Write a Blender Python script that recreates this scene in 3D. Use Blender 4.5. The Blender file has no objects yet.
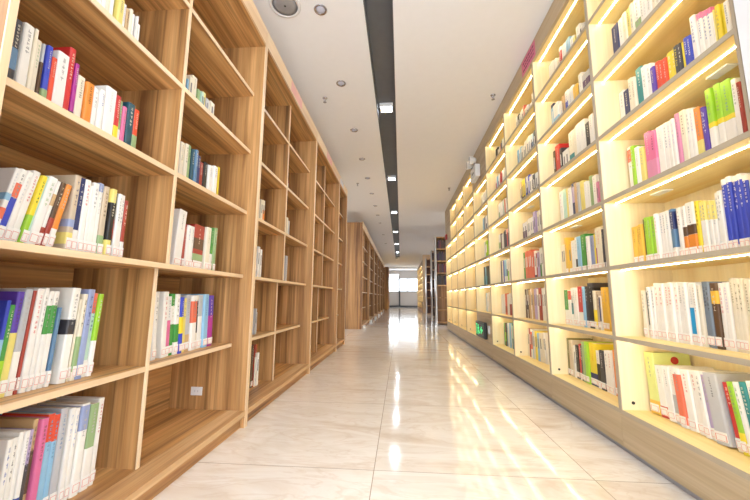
import bpy, math, random
from mathutils import Vector, Matrix
random.seed(11)
C = bpy.context.scene.collection

# ------------------------------------------------------------------ colours
PAL = dict(beige=(205,186,160), black=(28,26,28), blue=(40,80,170), brick=(168,60,46), brown=(110,72,50),
  charcoal=(62,60,66), cobalt=(52,70,196), coral=(232,112,84), cream=(240,230,208), cyan=(32,158,222),
  deepteal=(30,76,92), gold=(240,190,66), green=(64,150,62), grey=(130,128,130), lavender=(186,168,210),
  lime=(158,212,48), magenta=(176,48,148), mint=(186,222,206), navy=(38,48,100), olive=(120,112,62),
  orange=(238,142,54), periwinkle=(150,164,208), palelime=(222,230,140), pink=(226,110,160), plum=(92,54,92), red=(206,46,46),
  rose=(222,140,180), sage=(150,178,124), silver=(190,192,198), skyblue=(146,196,232), slate=(118,132,150),
  steel=(92,130,168), straw=(238,222,124), tan=(206,170,122), teal=(42,138,142), umber=(92,66,46),
  vermilion=(228,74,42), violet=(92,62,176), white=(246,243,238), yellow=(246,220,52))
WORD = dict(palelime='pale lime', deepteal='dark teal', silver='silver grey', steel='steel blue', straw='pale yellow', umber='dark brown',
  brick='brick red', plum='dark plum', sage='sage green', lime='lime green', cobalt='bright blue', slate='slate grey',
  periwinkle='pale violet-blue', vermilion='orange-red', skyblue='pale blue')
def lin(c):
    r = []
    for v in c[:3]:
        v = v/255.0
        r.append(v/12.92 if v <= .04045 else ((v+.055)/1.055)**2.4)
    return (r[0], r[1], r[2], 1.0)
L_ = lin

# ------------------------------------------------------------------ materials
def newmat(name):
    m = bpy.data.materials.new(name); m.use_nodes = True
    nt = m.node_tree; b = nt.nodes['Principled BSDF']
    return m, nt, b
def plain(name, col, rough=.5, metal=0.0, spec=.5, var=0.0):
    m, nt, b = newmat(name)
    b.inputs['Roughness'].default_value = rough; b.inputs['Metallic'].default_value = metal
    b.inputs['Specular IOR Level'].default_value = spec
    tc = nt.nodes.new('ShaderNodeTexCoord'); n = nt.nodes.new('ShaderNodeTexNoise')
    n.inputs['Scale'].default_value = 14; nt.links.new(tc.outputs['Object'], n.inputs['Vector'])
    r = nt.nodes.new('ShaderNodeValToRGB')
    c = lin(col); k = 1-var
    r.color_ramp.elements[0].position = .3; r.color_ramp.elements[1].position = .7
    r.color_ramp.elements[0].color = (c[0]*k, c[1]*k, c[2]*k, 1); r.color_ramp.elements[1].color = c
    nt.links.new(n.outputs['Fac'], r.inputs['Fac']); nt.links.new(r.outputs['Color'], b.inputs['Base Color'])
    return m
def glow(name, col, strength):
    m, nt, b = newmat(name)
    b.inputs['Base Color'].default_value = lin(col)
    b.inputs['Emission Color'].default_value = lin(col); b.inputs['Emission Strength'].default_value = strength
    return m
def objcol(name, rough=.42, noise=.05):
    m, nt, b = newmat(name)
    oi = nt.nodes.new('ShaderNodeObjectInfo')
    tc = nt.nodes.new('ShaderNodeTexCoord'); n = nt.nodes.new('ShaderNodeTexNoise'); n.inputs['Scale'].default_value = 40
    nt.links.new(tc.outputs['Object'], n.inputs['Vector'])
    mr = nt.nodes.new('ShaderNodeMapRange'); mr.inputs['To Min'].default_value = 1-noise*2; mr.inputs['To Max'].default_value = 1
    nt.links.new(n.outputs['Fac'], mr.inputs['Value'])
    mx = nt.nodes.new('ShaderNodeVectorMath'); mx.operation = 'SCALE'
    nt.links.new(oi.outputs['Color'], mx.inputs[0]); nt.links.new(mr.outputs['Result'], mx.inputs['Scale'])
    nt.links.new(mx.outputs['Vector'], b.inputs['Base Color'])
    b.inputs['Roughness'].default_value = rough
    return m
def wood(name, axis, light, mid, dark, across=12, along=.5, rough=.45, fine=.35, contrast=1.0, streak=0.0):
    m, nt, b = newmat(name)
    tc = nt.nodes.new('ShaderNodeTexCoord')
    def mapped(a, l, off):
        mp = nt.nodes.new('ShaderNodeMapping')
        s = [a, a, a]; s['XYZ'.index(axis)] = l
        mp.inputs['Scale'].default_value = s; mp.inputs['Location'].default_value = off
        nt.links.new(tc.outputs['Object'], mp.inputs['Vector']); return mp
    m1 = mapped(across, along, (3.1, 1.7, .4))
    n1 = nt.nodes.new('ShaderNodeTexNoise'); n1.inputs['Scale'].default_value = 1; n1.inputs['Detail'].default_value = 5
    n1.inputs['Roughness'].default_value = .62; n1.inputs['Distortion'].default_value = .35
    nt.links.new(m1.outputs['Vector'], n1.inputs['Vector'])
    r = nt.nodes.new('ShaderNodeValToRGB'); cr = r.color_ramp
    cr.elements[0].position = .5-.17/contrast; cr.elements[0].color = lin(dark)
    cr.elements[1].position = .5+.17/contrast; cr.elements[1].color = lin(light)
    e = cr.elements.new(.5); e.color = lin(mid)
    nt.links.new(n1.outputs['Fac'], r.inputs['Fac'])
    m2 = mapped(across*7, along*3, (0, .3, .9))
    n2 = nt.nodes.new('ShaderNodeTexNoise'); n2.inputs['Scale'].default_value = 1; n2.inputs['Detail'].default_value = 3
    nt.links.new(m2.outputs['Vector'], n2.inputs['Vector'])
    mr = nt.nodes.new('ShaderNodeMapRange'); mr.inputs['From Min'].default_value = .3; mr.inputs['From Max'].default_value = .7
    mr.inputs['To Min'].default_value = 1-fine; mr.inputs['To Max'].default_value = 1
    nt.links.new(n2.outputs['Fac'], mr.inputs['Value'])
    mx = nt.nodes.new('ShaderNodeVectorMath'); mx.operation = 'SCALE'
    nt.links.new(r.outputs['Color'], mx.inputs[0]); nt.links.new(mr.outputs['Result'], mx.inputs['Scale'])
    last = mx.outputs['Vector']
    if streak:
        m3 = mapped(across*2.6, along*.8, (7.7, 2.3, 5.1))
        n3 = nt.nodes.new('ShaderNodeTexNoise'); n3.inputs['Scale'].default_value = 1; n3.inputs['Detail'].default_value = 3; n3.inputs['Distortion'].default_value = .6
        nt.links.new(m3.outputs['Vector'], n3.inputs['Vector'])
        r3 = nt.nodes.new('ShaderNodeMapRange'); r3.inputs['From Min'].default_value = .54; r3.inputs['From Max'].default_value = .68
        r3.inputs['To Min'].default_value = 1; r3.inputs['To Max'].default_value = 1-streak
        nt.links.new(n3.outputs['Fac'], r3.inputs['Value'])
        m4 = nt.nodes.new('ShaderNodeVectorMath'); m4.operation = 'SCALE'
        nt.links.new(last, m4.inputs[0]); nt.links.new(r3.outputs['Result'], m4.inputs['Scale']); last = m4.outputs['Vector']
    nt.links.new(last, b.inputs['Base Color'])
    b.inputs['Roughness'].default_value = rough
    return m
OAK = ((226,176,118), (202,150,94), (136,88,50))
M = {}
M['oak_z'] = wood('oak vertical grain', 'Z', (222,170,110), (190,138,82), (124,80,44), streak=.55)
M['oak_y'] = wood('oak lengthwise grain', 'Y', (238,186,122), (212,158,96), (146,94,52), streak=.5)
M['oak_edge'] = wood('oak pale edge', 'Z', (246,222,188), (238,208,168), (222,186,142), across=5, fine=.1)
M['oak_edge_y'] = wood('oak pale edge lengthwise', 'Y', (246,222,188), (238,208,168), (222,186,142), across=5, fine=.1)
M['oak_front'] = wood('oak plinth top', 'Y', (236,198,148), (214,168,116), (170,120,74), across=14, fine=.25)
MAP = ((250,232,180), (246,224,164), (236,208,142))
M['maple_z'] = wood('maple vertical grain', 'Z', (250,236,198), (246,228,182), (236,212,160), across=10, fine=.08)
M['maple_y'] = wood('maple lengthwise grain', 'Y', (254,232,164), (250,222,146), (240,204,124), across=10, fine=.08)
M['maple_edge'] = plain('grey shelf edging', (178,164,140), .5, var=.06)
M['maple_front'] = wood('taupe fascia wood', 'Y', (204,184,150), (192,170,134), (170,146,110), across=12, fine=.15)
M['cover'] = objcol('book cover', .38)
M['pages'] = plain('paper page block', (232,222,200), .8, var=.12)
M['ink'] = objcol('spine lettering', .6, 0)
M['paper'] = plain('white paper label', (245,243,238), .7, var=.03)
M['redline'] = plain('red label outline', (226,140,128), .7)
M['led'] = glow('warm led strip', (255,240,200), 40)
M['white_plastic'] = plain('white plastic', (236,236,236), .35, var=.03)
M['grey_plastic'] = plain('grey plastic', (150,148,150), .5, var=.05)
M['black_plastic'] = plain('black plastic', (24,24,26), .35, var=.1)
M['chrome'] = plain('chrome', (190,194,206), .18, 1.0)
M['frosted'] = plain('frosted lamp glass', (205,210,232), .15, 0, .8)
M['lamp'] = glow('lit lamp lens', (226,240,255), 7)
M['pink_paper'] = plain('pink paper', (222,120,150), .7, var=.08)
M['rose_paper'] = plain('pale pink paper', (238,184,178), .7, var=.05)
M['blue_paper'] = plain('pale blue paper', (206,216,236), .7, var=.05)
M['dark_ink'] = plain('dark ink', (90,40,60), .7)
M['green_glow'] = glow('green sign light', (90,230,140), .8)
M['sign_face'] = plain('dark green sign face', (22,70,56), .25)
M['slot'] = plain('dark grey ceiling recess', (92,94,98), .6, var=.08)
M['ceil'] = plain('matt ceiling paint', (242,243,246), .9, 0, .1, var=.015)
M['wallpaint'] = plain('pale grey wall paint', (214,208,204), .8, var=.03)
M['wallwhite'] = plain('white pillar paint', (228,228,230), .7, var=.03)
M['frame'] = plain('dark window frame', (64,66,72), .4)
M['frame_light'] = plain('grey window frame', (150,152,156), .4)
M['red_plastic'] = plain('red plastic', (168,34,30), .35)
M['dark_wood'] = wood('dark brown wood', 'Z', (120,78,48), (96,58,36), (60,34,22))
M['post'] = plain('brushed pale steel', (200,196,190), .3, .6, var=.05)
M['red_fabric'] = plain('dark red book row', (110,40,36), .6)

def glass_mat():
    m, nt, b = newmat('clear window glass')
    nt.nodes.remove(b); o = nt.nodes['Material Output']
    t = nt.nodes.new('ShaderNodeBsdfTransparent'); g = nt.nodes.new('ShaderNodeBsdfGlossy'); g.inputs['Roughness'].default_value = .03
    mx = nt.nodes.new('ShaderNodeMixShader'); mx.inputs['Fac'].default_value = .08
    nt.links.new(t.outputs[0], mx.inputs[1]); nt.links.new(g.outputs[0], mx.inputs[2]); nt.links.new(mx.outputs[0], o.inputs['Surface'])
    return m
M['glass'] = glass_mat()

def floor_mat():
    m, nt, b = newmat('polished cream marble tiles')
    N = nt.nodes; K = nt.links
    tc = N.new('ShaderNodeTexCoord')
    # tile id offsets the cloud pattern so each tile is its own slab
    sc = N.new('ShaderNodeMapping'); sc.inputs['Scale'].default_value = (1/.93, 1/.935, 1); sc.inputs['Location'].default_value = (.129, -1.7219+.002, 0)
    K.new(tc.outputs['Object'], sc.inputs['Vector'])
    fl = N.new('ShaderNodeVectorMath'); fl.operation = 'FLOOR'; K.new(sc.outputs['Vector'], fl.inputs[0])
    fr = N.new('ShaderNodeVectorMath'); fr.operation = 'FRACTION'; K.new(sc.outputs['Vector'], fr.inputs[0])
    wn = N.new('ShaderNodeTexWhiteNoise'); K.new(fl.outputs['Vector'], wn.inputs['Vector'])
    of = N.new('ShaderNodeVectorMath'); of.operation = 'SCALE'; of.inputs['Scale'].default_value = 9; K.new(wn.outputs['Color'], of.inputs[0])
    ad = N.new('ShaderNodeVectorMath'); ad.operation = 'ADD'; K.new(tc.outputs['Object'], ad.inputs[0]); K.new(of.outputs['Vector'], ad.inputs[1])
    rot = N.new('ShaderNodeMapping'); rot.inputs['Rotation'].default_value = (0, 0, .62); rot.inputs['Scale'].default_value = (1.0, 3.0, 1)
    K.new(ad.outputs['Vector'], rot.inputs['Vector'])
    n1 = N.new('ShaderNodeTexNoise'); n1.inputs['Scale'].default_value = 1.2; n1.inputs['Detail'].default_value = 8; n1.inputs['Roughness'].default_value = .6; n1.inputs['Distortion'].default_value = 1.0
    K.new(rot.outputs['Vector'], n1.inputs['Vector'])
    r1 = N.new('ShaderNodeValToRGB'); cr = r1.color_ramp
    cr.elements[0].position = .30; cr.elements[0].color = lin((216,198,178)); cr.elements[1].position = .72; cr.elements[1].color = lin((246,242,236))
    e = cr.elements.new(.42); e.color = lin((234,223,210)); e = cr.elements.new(.52); e.color = lin((243,236,227)); e = cr.elements.new(.60); e.color = lin((233,223,210))
    K.new(n1.outputs['Fac'], r1.inputs['Fac'])
    # thin veins
    n2 = N.new('ShaderNodeTexNoise'); n2.inputs['Scale'].default_value = 1.7; n2.inputs['Detail'].default_value = 7; n2.inputs['Distortion'].default_value = 1.6
    K.new(rot.outputs['Vector'], n2.inputs['Vector'])
    sb = N.new('ShaderNodeMath'); sb.operation = 'SUBTRACT'; sb.inputs[1].default_value = .5; K.new(n2.outputs['Fac'], sb.inputs[0])
    ab = N.new('ShaderNodeMath'); ab.operation = 'ABSOLUTE'; K.new(sb.outputs[0], ab.inputs[0])
    vr = N.new('ShaderNodeMapRange'); vr.inputs['From Min'].default_value = 0; vr.inputs['From Max'].default_value = .028; vr.inputs['To Min'].default_value = .28; vr.inputs['To Max'].default_value = 0
    K.new(ab.outputs[0], vr.inputs['Value'])
    mv = N.new('ShaderNodeMixRGB'); mv.inputs['Color2'].default_value = lin((206,180,152)); K.new(vr.outputs['Result'], mv.inputs['Fac']); K.new(r1.outputs['Color'], mv.inputs['Color1'])
    # joints
    sp = N.new('ShaderNodeSeparateXYZ'); K.new(fr.outputs['Vector'], sp.inputs[0])
    def joint(sock):
        a = N.new('ShaderNodeMath'); a.operation = 'SUBTRACT'; a.inputs[1].default_value = .5; K.new(sock, a.inputs[0])
        c = N.new('ShaderNodeMath'); c.operation = 'ABSOLUTE'; K.new(a.outputs[0], c.inputs[0])
        g = N.new('ShaderNodeMath'); g.operation = 'GREATER_THAN'; g.inputs[1].default_value = .4978; K.new(c.outputs[0], g.inputs[0]); return g
    jx, jy = joint(sp.outputs['X']), joint(sp.outputs['Y'])
    jm = N.new('ShaderNodeMath'); jm.operation = 'MAXIMUM'; K.new(jx.outputs[0], jm.inputs[0]); K.new(jy.outputs[0], jm.inputs[1])
    mj = N.new('ShaderNodeMixRGB'); mj.inputs['Color2'].default_value = lin((176,160,142)); K.new(jm.outputs[0], mj.inputs['Fac']); K.new(mv.outputs['Color'], mj.inputs['Color1'])
    K.new(mj.outputs['Color'], b.inputs['Base Color'])
    b.inputs['Roughness'].default_value = .10; b.inputs['Specular IOR Level'].default_value = .6
    b.inputs['Coat Weight'].default_value = .25; b.inputs['Coat Roughness'].default_value = .05
    bn = N.new('ShaderNodeTexNoise'); bn.inputs['Scale'].default_value = 5; bn.inputs['Detail'].default_value = 2; K.new(tc.outputs['Object'], bn.inputs['Vector'])
    bp = N.new('ShaderNodeBump'); bp.inputs['Strength'].default_value = .02; bp.inputs['Distance'].default_value = .05
    K.new(bn.outputs['Fac'], bp.inputs['Height']); K.new(bp.outputs['Normal'], b.inputs['Normal'])
    return m
M['floor'] = floor_mat()

# ------------------------------------------------------------------ mesh helpers
class MB:
    def __init__(s): s.v = []; s.f = []; s.mi = []; s.col = []
    def box(s, x0, x1, y0, y1, z0, z1, mi=0, mat=None, col=None):
        n = len(s.v)
        p = [(x, y, z) for x in (x0, x1) for y in (y0, y1) for z in (z0, z1)]
        if mat: p = [tuple(mat @ Vector(q)) for q in p]
        s.v += p
        for f in ((0,1,3,2), (4,6,7,5), (0,4,5,1), (2,3,7,6), (0,2,6,4), (1,5,7,3)):
            s.f.append(tuple(n+i for i in f)); s.mi.append(mi); s.col.append(col)
        return s
    def prism(s, pts, a0, a1, axis='z', mi=0):
        """closed outline pts extruded along an axis"""
        n = len(s.v); k = len(pts)
        def mk(p, a): return {'z': (p[0], p[1], a), 'x': (a, p[0], p[1]), 'y': (p[0], a, p[1])}[axis]
        s.v += [mk(p, a0) for p in pts] + [mk(p, a1) for p in pts]
        s.f.append(tuple(n+i for i in reversed(range(k)))); s.mi.append(mi); s.col.append(None)
        s.f.append(tuple(n+k+i for i in range(k))); s.mi.append(mi); s.col.append(None)
        for i in range(k):
            j = (i+1) % k
            s.f.append((n+i, n+j, n+k+j, n+k+i)); s.mi.append(mi); s.col.append(None)
        return s
    def lathe(s, prof, c=(0,0,0), seg=24, mi=0, axis='z'):
        """profile of (radius, height) spun round an axis"""
        n = len(s.v); k = len(prof)
        for i in range(seg):
            a = 2*math.pi*i/seg
            for r, h in prof:
                p = (r*math.cos(a), r*math.sin(a), h)
                if axis == 'x': p = (p[2], p[0], p[1])
                if axis == 'y': p = (p[0], p[2], p[1])
                s.v.append((c[0]+p[0], c[1]+p[1], c[2]+p[2]))
        for i in range(seg):
            j = (i+1) % seg
            for q in range(k-1):
                s.f.append((n+i*k+q, n+j*k+q, n+j*k+q+1, n+i*k+q+1)); s.mi.append(mi); s.col.append(None)
        for q in (0, k-1):
            if prof[q][0] > 1e-6:
                s.f.append(tuple(n+i*k+q for i in range(seg))); s.mi.append(mi); s.col.append(None)
        return s
    def mesh(s, name, mats, smooth=False):
        me = bpy.data.meshes.new(name); me.from_pydata(s.v, [], s.f)
        for m in (mats if isinstance(mats, (list, tuple)) else [mats]): me.materials.append(m)
        for p, i in zip(me.polygons, s.mi):
            p.material_index = i; p.use_smooth = smooth
        if any(c for c in s.col):
            a = me.color_attributes.new('Col', 'FLOAT_COLOR', 'CORNER')
            for p, c in zip(me.polygons, s.col):
                for li in p.loop_indices: a.data[li].color = c
        import bmesh
        b = bmesh.new(); b.from_mesh(me); bmesh.ops.recalc_face_normals(b, faces=b.faces); b.to_mesh(me); b.free()
        me.update(); return me
    def obj(s, name, mats, parent=None, smooth=False, bevel=0, loc=None):
        o = bpy.data.objects.new(name, s.mesh(name, mats, smooth)); C.objects.link(o)
        if parent: o.parent = parent
        if loc: o.location = loc
        if bevel:
            m = o.modifiers.new('bevel', 'BEVEL'); m.width = bevel; m.segments = 2; m.limit_method = 'ANGLE'
        return o
def tag(o, label, cat, group=None, kind=None):
    o['label'] = label; o['category'] = cat
    if group: o['group'] = group
    if kind: o['kind'] = kind
    return o
def thing(name, label, cat, loc=(0,0,0), group=None, rot=(0,0,0)):
    o = bpy.data.objects.new(name, None); C.objects.link(o); o.location = loc; o.rotation_euler = rot
    o.empty_display_size = .1
    return tag(o, label, cat, group)
def struct(name, mb, mat):
    o = mb.obj(name, mat); o['kind'] = 'structure'; return o
def copy_tree(o, parent=None):
    c = o.copy(); C.objects.link(c)
    if parent: c.parent = parent
    for ch in o.children: copy_tree(ch, c)
    return c
ORD = ['first','second','third','fourth','fifth','sixth','seventh','eighth','ninth','tenth','eleventh','twelfth','thirteenth',
 'fourteenth','fifteenth','sixteenth','seventeenth','eighteenth','nineteenth','twentieth','twenty-first','twenty-second','twenty-third',
 'twenty-fourth','twenty-fifth','twenty-sixth','twenty-seventh','twenty-eighth','twenty-ninth','thirtieth','thirty-first','thirty-second','thirty-third']

# ------------------------------------------------------------------ dimensions (metres)
CEIL = 2.87
XR = 1.10; BAYR = .803; YR0 = 1.087; STEP = .36; ZR = [.195+STEP*k for k in range(8)]
XL = -.9025; XU = -.964; XLO = -1.010; XB = -1.37
ZL = [.085, .465, .875, 1.275, 1.675, 2.075]
TR = .010; TL = .010      # half board thickness right and left

# ------------------------------------------------------------------ setting
fl = MB().box(-4.2, 4.2, -4, 27.2, -.1, 0); struct('floor', fl, M['floor'])
ce = MB().box(-4.2, -.262, -4, 27.2, CEIL, CEIL+.15).box(-.052, 4.2, -4, 27.2, CEIL, CEIL+.15).box(-.262, -.052, 18.5, 27.2, CEIL, CEIL+.15)
struct('ceiling', ce, M['ceil'])
struct('trim_1', MB().box(-.262, -.052, -4, 18.5, CEIL+.07, CEIL+.15).box(-.264, -.256, -4, 18.5, CEIL-.001, CEIL+.08).box(-.058, -.05, -4, 18.5, CEIL-.001, CEIL+.08), M['slot'])
struct('wall_left', MB().box(-4.2, -4, -4, 27.2, 0, CEIL), M['wallpaint'])
struct('wall_right', MB().box(4, 4.2, -4, 27.2, 0, CEIL), M['wallpaint'])
struct('wall_pillar', MB().box(XR-.02, XR+.5, .35, YR0-.022, 0, CEIL), M['wallwhite'])
struct('trim_2', MB().box(-4, 4, 24.0, 24.25, CEIL-.10, CEIL), M['ceil'])
# far wall with its window openings
WZ0, WZ1, WZ2 = 1.17, 2.24, 2.45
fw = MB().box(-4, -.95, 27, 27.2, 0, CEIL).box(1.75, 4, 27, 27.2, 0, CEIL).box(-.95, 1.75, 27, 27.2, 0, WZ0).box(-.95, 1.75, 27, 27.2, WZ2+.12, CEIL).box(-.14, 1.75, 27, 27.2, WZ1, WZ2+.13)
struct('wall_far', fw, M['wallpaint'])
struct('baseboard_far', MB().box(-4, 4, 26.96, 27.0, 0, .12), M['frame'])
def window(n, x0, x1, z0, z1, mull):
    w = MB()
    t = .035
    w.box(x0, x1, 26.97, 27.05, z0, z0+t).box(x0, x1, 26.97, 27.05, z1-t, z1)
    for x in [x0, x1-t]+mull: w.box(x, x+t, 26.97, 27.05, z0, z1)
    o = struct('window_%d' % n, w, M['frame_light'])
    g = MB().box(x0+t, x1-t, 27.005, 27.012, z0+t, z1-t).obj('pane', M['glass'], o)
    return o
w1 = window(1, -.93, -.16, WZ0, WZ2, [])
MB().box(-.93, -.16, 26.97, 27.05, 2.1, 2.14).obj('transom', M['frame_light'], w1)
w2 = window(2, -.10, 1.7, WZ0, WZ1, [.52])
struct('trim_3', MB().box(-.16, -.10, 26.9, 27.04, 0, 2.5), M['frame_light'])
struct('trim_4', MB().box(-.13, -.03, 26.55, 26.65, 0, 1.2), M['frame'])
struct('trim_5', MB().box(-.13, 1.75, 26.57, 26.62, 1.2, 1.24).box(-.03, 1.75, 26.57, 26.62, .06, .12), M['frame'])

# ------------------------------------------------------------------ left oak bookcases
OAKG = 'oak bookcases along the left side of the aisle'
def oak_unit(name, width, bays, label, top=2.56, xoff=0.0, rows=None):
    """local origin: floor, near end of the aisle face; +y runs down the aisle, -x goes into the case"""
    t = thing(name, label, 'bookcase', (XL+xoff, 0, 0), OAKG)
    pt = .017; D = XB-XL; up = XU-XL; lo = XLO-XL; mz = ZL[2]
    for k, y in enumerate((0, width-pt)):
        p = MB().box(D, -.004, y, y+pt, 0, top-.02).obj('side_panel', M['oak_z'], t)
        MB().box(-.004, 0, y, y+pt, 0, top-.02).obj('edge_strip', M['oak_edge'], p)
    MB().box(D-.012, D, 0, width, .02, top-.02).obj('back_panel', M['oak_y'], t)
    a, b = pt+.0005, width-pt-.0005
    MB().box(D, 0, a, b, 2.425, 2.445).obj('top_panel', M['oak_y'], t)
    MB().box(-.022, -.001, 0, width, 2.445, top).obj('header', M['oak_edge_y'], t)
    MB().box(D, lo, a, b, .065, ZL[0]+TL).obj('bottom_shelf', M['oak_y'], t)
    MB().box(lo, -.001, a, b, .065, ZL[0]+TL-.001).obj('front_ledge', M['oak_front'], t)
    MB().box(-.045, -.027, a, b, 0, .0645).obj('plinth', M['oak_y'], t)
    ms = MB().box(D, up-.004, a, b, mz-TL, mz+TL).obj('shelf', M['oak_y'], t)
    MB().box(up-.004, up, a, b, mz-TL, mz+TL).obj('edge_strip', M['oak_edge_y'], ms)
    bw = width/bays
    for k in range(bays):
        y0 = a if k == 0 else k*bw+pt*.5; y1 = b if k == bays-1 else (k+1)*bw-pt*.5
        for i, z in enumerate(ZL):
            if i in (0, 2): continue
            f = lo if i == 1 else up
            s = MB().box(D, f-.004, y0+.0003, y1-.0003, z-TL, z+TL).obj('shelf', M['oak_y'], t)
            MB().box(f-.004, f, y0+.0003, y1-.0003, z-TL, z+TL).obj('edge_strip', M['oak_edge_y'], s)
        if k:
            y = k*bw-pt*.5
            d = MB().box(D, up-.004, y, y+pt, mz+TL, 2.425).obj('divider', M['oak_z'], t)
            MB().box(up-.004, up, y, y+pt, mz+TL, 2.425).obj('edge_strip', M['oak_edge'], d)
            d = MB().box(D, lo-.004, y, y+pt, ZL[0]+TL, mz-TL).obj('divider', M['oak_z'], t)
            MB().box(lo-.004, lo, y, y+pt, ZL[0]+TL, mz-TL).obj('edge_strip', M['oak_edge'], d)
    return t
u = oak_unit('oak_bookcase', 1.4, 2, 'oak bookcase nearest the camera on the left, filled with many books')
u.location.y = .637
# power socket on the inside of its far panel
so = MB().box(-.035, .035, -.004, 0, -.024, .024).obj('power_socket', M['white_plastic'], u, bevel=.002, loc=(-1.205-XL, 1.4-.0172, .197))
MB().box(-.010, -.008, -.0048, -.004, -.005, .005).box(.008, .010, -.0048, -.004, -.005, .005).obj('socket_slots', M['grey_plastic'], so)
u2 = oak_unit('oak_bookcase', 1.4, 2, 'second oak bookcase on the left, nearly empty with a few books near its left panel'); u2.location.y = 2.039
u3 = copy_tree(u2); u3.location.y = 3.441; u3['label'] = 'third oak bookcase on the left, empty shelves, between two wider-looking oak neighbours'
u3['label'] = 'third oak bookcase from the camera on the left, all shelves empty'
u4 = oak_unit('oak_bookcase', .72, 1, 'narrow single-bay oak bookcase at the end of the nearer left row'); u4.location.y = 4.843
names = ['sixth', 'seventh', 'eighth', 'ninth', 'tenth']
labs = ['oak bookcase beyond the gap on the left, its plain end panel facing the camera',
        'oak bookcase second past the gap on the left side, empty shelves',
        'oak bookcase third past the gap on the left side, empty shelves',
        'oak bookcase fourth past the gap on the left side, empty shelves',
        'oak bookcase fifth past the gap on the left side, empty shelves',
        'oak bookcase sixth past the gap on the left side, last before the end block']
far = oak_unit('oak_bookcase', 1.86, 2, labs[0], top=2.61); far.location.y = 8.18; far.location.x = XL-.02
for k in range(1, 6):
    c = copy_tree(far); c.location.y = 8.18+k*1.90; c['label'] = labs[k]
blk = thing('end_cabinet', 'tall brown wooden end block standing forward at the far left before the windows', 'cabinet', (-1.35, 20.3, 0))
MB().box(0, .62, 0, 1.6, .05, 2.56).obj('body', M['oak_z'], blk); MB().box(0, .6, .02, 1.58, 0, .05).obj('plinth', M['oak_z'], blk)
MB().box(.62, .635, .03, .79, .08, 2.5).obj('door', M['oak_z'], blk); MB().box(.62, .635, .81, 1.57, .08, 2.5).obj('door', M['oak_z'], blk)
# white floor boxes at the foot of the far row
for k, (x, y) in enumerate([(-.90, 8.45), (-.90, 10.35), (-.90, 12.2), (-.90, 14.1), (-.90, 16.0)]):
    b = MB().box(-.02, .03, -.10, .10, 0, .07).obj('cable_box', M['white_plastic'], loc=(x, y, 0), bevel=.006)
    tag(b, 'small white floor box by the %s left bookcase past the gap' % ORD[k], 'box', 'white boxes at the foot of the far left bookcases')

# ------------------------------------------------------------------ right lit bookcases
LITG = 'lit pale wood bookcases along the right side of the aisle'
pt = .012; DR = .31
def lit_unit(label, closed=()):
    """local origin: floor, near end of the aisle face; +y down the aisle, +x into the case"""
    t = thing('lit_bookcase', label, 'bookcase', (XR, 0, 0), LITG)
    W = BAYR; top = ZR[7]
    for y in (0, W-pt):
        p = MB().box(.004, DR, y, y+pt, ZR[0]-TR, CEIL-.006).box(.0185, DR, y, y+pt, .03, ZR[0]-TR).obj('side_panel', M['maple_z'], t)
        MB().box(0, .004, y, y+pt, ZR[0]-TR, top).obj('edge_strip', M['maple_edge'], p)
    a, b = pt+.0004, W-pt-.0004
    MB().box(DR, DR+.012, 0, W, .03, CEIL-.006).obj('back_panel', M['maple_z'], t)
    MB().box(0, .018, .0008, W-.0008, .03, ZR[0]-TR-.0005).obj('plinth', M['maple_front'], t)
    MB().box(.02, .035, 0, W, 0, .03).obj('toe_strip', M['grey_plastic'], t)
    MB().box(-.003, .018, 0, W, top-TR, CEIL-.006).obj('fascia', M['maple_front'], t)
    for i, z in enumerate(ZR):
        if i == 7: s = MB().box(.018, DR, a, b, z-TR, z+TR).obj('shelf', M['maple_y'], t)
        else:
            s = MB().box(.004, DR, a, b, z-TR, z+TR).obj('shelf', M['maple_y'], t)
            MB().box(0, .004, a, b, z-TR, z+TR).obj('edge_strip', M['maple_edge'], s)
        if i > 0 and (i-1) not in closed:
            MB().box(.060, .0648, a+.004, b-.004, z-TR-.003, z-TR).obj('led_strip', M['led'], s)
    for i in closed:
        MB().box(.001, .016, a, b, ZR[i]+TR, ZR[i+1]-TR).obj('closed_panel', M['maple_front'], t)
    if 0 not in closed:
        MB().lathe([(.008, 0), (.008, .003)], (.056, W-pt-.004, ZR[0]+.045), 14, axis='y').obj('cable_hole', M['black_plastic'], t)
    return t
litlab = ['nearest bookcase on the right, lit shelves packed with books',
 'second lit bookcase from the camera on the right, beside the nearest one',
 'third lit bookcase from the camera on the right, orange books at eye level',
 'fourth lit bookcase on the right, just before the green exit sign',
 'fifth lit bookcase on the right, panels closed behind exit sign and emergency light',
 'sixth lit bookcase on the right, just past the green exit sign',
 'seventh lit bookcase on the right, glowing nearly empty shelves',
 'eighth lit bookcase on the right, glowing nearly empty shelves',
 'farthest lit bookcase of the right row, with the red alarm box']
proto = lit_unit(litlab[0]); 
units = []
for k in range(9):
    if k == 0: c = proto
    elif k == 4: c = lit_unit(litlab[k], closed=(0, 6))
    elif k == 8: c = lit_unit(litlab[k], closed=(5, 6))
    else: c = copy_tree(proto); c['label'] = litlab[k]
    c.location.y = YR0+k*BAYR; units.append(c)
for k, (x, y, z) in enumerate([(.15, .59, 3), (.133, .207, 4)]):
    MB().box(-.022, .022, -.045, .045, -.006, 0).obj('driver_plate', M['white_plastic'], units[0], bevel=.002, loc=(x, y, ZR[z]-TR))
MB().box(-.022, .022, -.045, .045, -.006, 0).obj('driver_plate', M['white_plastic'], units[1], bevel=.002, loc=(.148, .587, ZR[3]-TR))
MB().box(-.022, .022, -.045, .045, -.006, 0).obj('driver_plate', M['white_plastic'], units[2], bevel=.002, loc=(.148, .587, ZR[4]-TR))

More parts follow.
